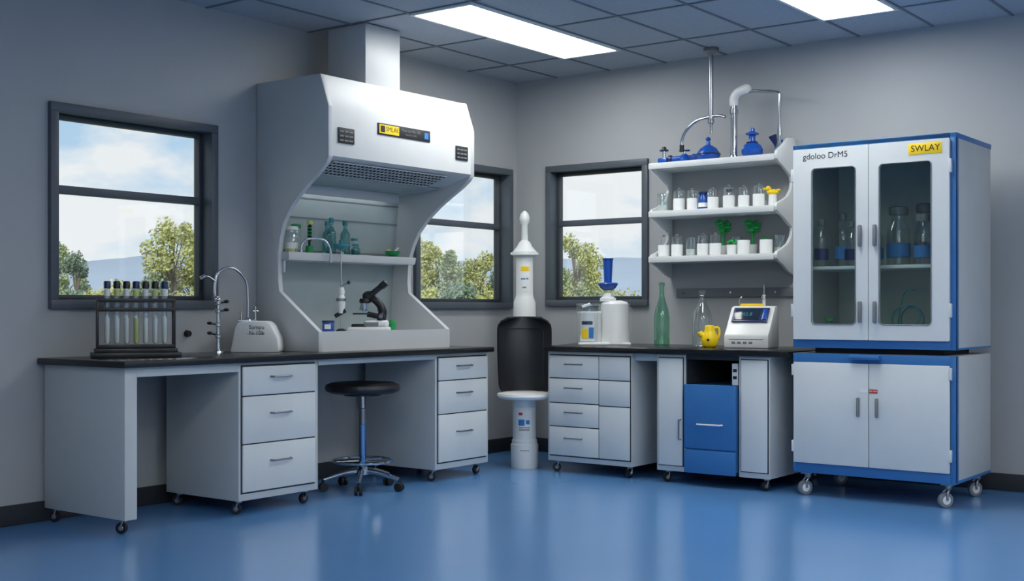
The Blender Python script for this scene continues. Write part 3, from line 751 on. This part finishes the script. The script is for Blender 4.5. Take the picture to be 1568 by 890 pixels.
for u in (X0+.07,X1-.06):
    for yy in (YF+.06,YK-.06):
        cx,cy=u,yy
        o.box(cx-.035,cx+.035,cy-.035,cy+.035,.13,.145,STEEL,.003)
        o.cyl((cx,cy,.105),(cx,cy,.135),.02,STEEL)
        a=.9; dx,dy=math.cos(a),math.sin(a); wx,wy=cx-dx*.02,cy-dy*.02
        o.cyl((wx-dy*.014,wy+dx*.014,.045),(wx+dy*.014,wy-dx*.014,.045),.045,GREY,seg=24)
        o.cyl((wx-dy*.017,wy+dx*.017,.045),(wx+dy*.017,wy-dx*.017,.045),.026,PLAS,seg=20)
        for s_ in (-1,1):
            o.tube([(wx-dy*.022*s_,wy+dx*.022*s_,.045),(wx-dy*.022*s_,wy+dx*.022*s_,.085),(cx-dy*.016*s_,cy+dx*.016*s_,.11)],.007,STEEL,seg=8)
o.finish()
for (xx,yy,h,r,lm) in ((2.96,-.78,.30,.045,NAVY),(3.06,-.68,.34,.05,LABB),(3.16,-.78,.28,.045,NAVY),(3.26,-.66,.30,.05,LABB)):
    bottle('reagent_bottle',(xx,yy,1.41),h,r,GL,GREY,neck=.35,lm=lm)
for (xx,yy,h,r,lm) in ((3.42,-.70,.36,.07,LABB),(3.545,-.60,.38,.06,NAVY),(3.60,-.80,.30,.05,LABB),(3.71,-.72,.34,.055,NAVY)):
    bottle('storage_flask',(xx,yy,1.41),h,r,GL,GREY,neck=.6,lm=lm)
o=Obj('coiled_tubing',(3.50,-.76,.963))
o.lathe([(0,0),(.05,0),(.05,.02),(0,.02)],NAVY)
o.torus((0,0,.12),.09,.005,TEAL,axis=(.3,-1,.1)); o.torus((.01,.01,.13),.07,.005,TEAL,axis=(-.4,-1,.2)); o.tube([(-.04,0,.02),(-.06,-.0,.1),(-.02,0,.28),(.05,0,.3)],.005,TEAL); o.finish()
bottle('reagent_bottle',(3.0,-.75,.963),.13,.04,GLG,GREEN,neck=.6); bottle('reagent_bottle',(3.68,-.75,.963),.16,.04,GL,GREEN,neck=.6)
o=Obj('wire_loop',(3.66,-.50,1.41)); o.lathe([(0,0),(.03,0),(.03,.01),(0,.01)],STEEL); o.tube([(0,0,.0),(-.01,0,.3),(-.02,0,.42),(.02,0,.5),(.08,0,.53)],.004,STEEL); o.finish()

# ---------------------------------------------------------------- outdoors
GRASS=pm('grass',(138,152,110),.9,var=.2,scale=.2)
o=Obj('ground_outside'); o.box(-500,60,YB-40,500,-1.7,-1.5,GRASS); o.finish()
LF=[pm('hazed_foliage_olive',(190,192,126),.8,var=.3,scale=1.2),pm('hazed_foliage_green',(160,173,126),.8,var=.3,scale=1.2),pm('hazed_foliage_dark',(132,152,128),.8,var=.25,scale=1.2)]  # leaf tones paled, distance haze put into the colour
BARK=pm('bark',(128,118,106),.9,var=.2)
def tree(name,h,w,mat,seed,n=4600,ls=.14):
    rd=random.Random(seed); o=Obj(name,(0,0,0))
    o.tube([(0,0,0),(.1,.05,h*.4),(0,.1,h*.75)],.1,BARK,rs=(h*.02,h*.006),seg=8)
    cl=[]
    for k in range(24):
        a=rd.random()*6.28; zz=rd.uniform(.2,.93); rad=w*(1-abs(zz-.42)*1.3)*rd.uniform(.25,.9)
        c=Vector((rad*math.cos(a),rad*math.sin(a),h*zz)); cl.append((c,rd.uniform(.13,.28)*w*1.2))
        o.tube([(0,0,h*zz*.6),tuple(c*.6+Vector((0,0,h*zz*.35))),tuple(c)],.03,BARK,rs=(h*.007,h*.002),seg=5)
    t=bmesh.new()
    for k in range(n):
        c,r=rd.choice(cl)
        d=Vector((rd.gauss(0,1),rd.gauss(0,1),rd.gauss(0,1))).normalized()*r*(rd.random()**.45)*1.1
        p=c+d; s=ls*rd.uniform(.6,1.3)
        a=Vector((rd.gauss(0,1),rd.gauss(0,1),rd.gauss(0,1))).normalized(); b=a.orthogonal().normalized(); q=a.cross(b)
        t.faces.new([t.verts.new(p+b*s),t.verts.new(p+q*s*.6),t.verts.new(p-b*s),t.verts.new(p-q*s*.6)])
    o.commit(t,mat)
    ob=o.finish(); return ob
base=[tree('tree',9.5,3.2,LF[0],1),tree('tree',8.0,2.6,LF[1],2),tree('tree',8.0,2.0,LF[2],3)]
bush=[tree('shrub',4.4,3.4,LF[1],4,3200),tree('shrub',4.0,3.6,LF[2],5,3200),tree('shrub',4.4,3.2,LF[0],6,3200)]
# tree line: (bearing in degrees left of the room diagonal, distance, scale)
placed=[]
O=Vector((6.07,-8.13))
def plant(b,deg,s,hs):
    a=math.radians(126.95+deg); d=s/math.cos(math.radians(deg))
    x=O.x+d*math.cos(a); y=O.y+d*math.sin(a)
    if b not in placed:
        b.location=(x,y,-1.5); b.scale=(hs,)*3; placed.append(b)
    else: copy(b,(x,y,-1.5),random.random()*6,hs)
for k,dg,s,hs in ((0,15.3,90,1.0),(0,14.2,96,.92),(1,20.1,92,.98),(2,19.3,88,.84),(0,4.0,92,.86),(1,2.9,90,.87),(0,1.4,95,.76),(2,.5,88,.72),(0,-2.95,92,.88),(0,-3.7,97,.74),(1,-2.35,90,.72),(0,-7.7,92,.8),(1,21.7,92,.85),(2,23.0,92,.9),(0,12.6,94,.85),(1,17.6,100,.55)):
    plant(base[k],dg,s,hs)
for k in range(34):
    plant(bush[k%3],24-k*1.13+random.uniform(-.3,.3),random.uniform(78,88),random.uniform(.78,1.0))
HILL=pm('distant_hill',(164,178,196),.95,var=.08,scale=.02)  # bluish haze of distance mixed into the hill colour
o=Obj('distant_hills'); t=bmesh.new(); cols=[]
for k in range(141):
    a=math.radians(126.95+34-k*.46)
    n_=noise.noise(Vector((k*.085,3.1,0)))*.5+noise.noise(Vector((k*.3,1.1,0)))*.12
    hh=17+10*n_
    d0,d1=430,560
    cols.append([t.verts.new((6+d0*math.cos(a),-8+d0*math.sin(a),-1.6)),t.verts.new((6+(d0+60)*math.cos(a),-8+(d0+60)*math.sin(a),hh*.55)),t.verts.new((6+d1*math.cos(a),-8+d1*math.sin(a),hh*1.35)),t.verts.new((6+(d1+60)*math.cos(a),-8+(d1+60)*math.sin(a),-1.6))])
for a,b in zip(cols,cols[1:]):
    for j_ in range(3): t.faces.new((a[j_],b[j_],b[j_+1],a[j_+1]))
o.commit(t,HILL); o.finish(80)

# ---------------------------------------------------------------- world and sun
w=bpy.data.worlds.new('sky'); sc.world=w; w.use_nodes=True
nt=w.node_tree; nt.nodes.clear()
out=nt.nodes.new('ShaderNodeOutputWorld'); bg=nt.nodes.new('ShaderNodeBackground')
tc=nt.nodes.new('ShaderNodeTexCoord'); mp=nt.nodes.new('ShaderNodeMapping'); mp.inputs['Scale'].default_value=(1,1,2.2); mp.inputs['Location'].default_value=(.35,.2,.1)
nz=nt.nodes.new('ShaderNodeTexNoise'); nz.inputs['Scale'].default_value=9.0; nz.inputs['Detail'].default_value=8; nz.inputs['Roughness'].default_value=.5
rp_=nt.nodes.new('ShaderNodeValToRGB'); rp_.color_ramp.elements[0].position=.38; rp_.color_ramp.elements[1].position=.52
sep=nt.nodes.new('ShaderNodeSeparateXYZ'); gr=nt.nodes.new('ShaderNodeValToRGB')
gr.color_ramp.elements[0].position=0.0; gr.color_ramp.elements[0].color=lin((222,233,242))
gr.color_ramp.elements[1].position=.35; gr.color_ramp.elements[1].color=lin((140,186,230))
e=gr.color_ramp.elements.new(.10); e.color=lin((186,214,238))
mx=nt.nodes.new('ShaderNodeMixRGB'); mx.inputs['Color2'].default_value=lin((242,243,245))
nt.links.new(tc.outputs['Generated'],mp.inputs['Vector']); nt.links.new(mp.outputs['Vector'],nz.inputs['Vector'])
nt.links.new(nz.outputs['Fac'],rp_.inputs['Fac']); nt.links.new(tc.outputs['Generated'],sep.inputs[0]); nt.links.new(sep.outputs['Z'],gr.inputs['Fac'])
nt.links.new(rp_.outputs['Color'],mx.inputs['Fac']); nt.links.new(gr.outputs['Color'],mx.inputs['Color1'])
nt.links.new(mx.outputs['Color'],bg.inputs['Color']); bg.inputs['Strength'].default_value=1.08
nt.links.new(bg.outputs[0],out.inputs[0])
sl=bpy.data.lights.new('sun','SUN'); sl.energy=2.2; sl.angle=.02; sl.color=(1,.95,.85)
so=bpy.data.objects.new('sun',sl); so.location=(20,-20,30); sc.collection.objects.link(so)
so.rotation_euler=Vector((-.5,.55,-.6)).to_track_quat('-Z','Y').to_euler()

# ---------------------------------------------------------------- camera
cd=bpy.data.cameras.new('camera'); cam=bpy.data.objects.new('camera',cd); sc.collection.objects.link(cam)
cam.location=(6.07,-8.13,1.15)
cam.rotation_euler=(math.radians(90),0,RA)
cd.sensor_width=36; cd.lens=1898/1568*36
cd.shift_y=(473-445)/1568
cd.clip_end=2000
sc.camera=cam
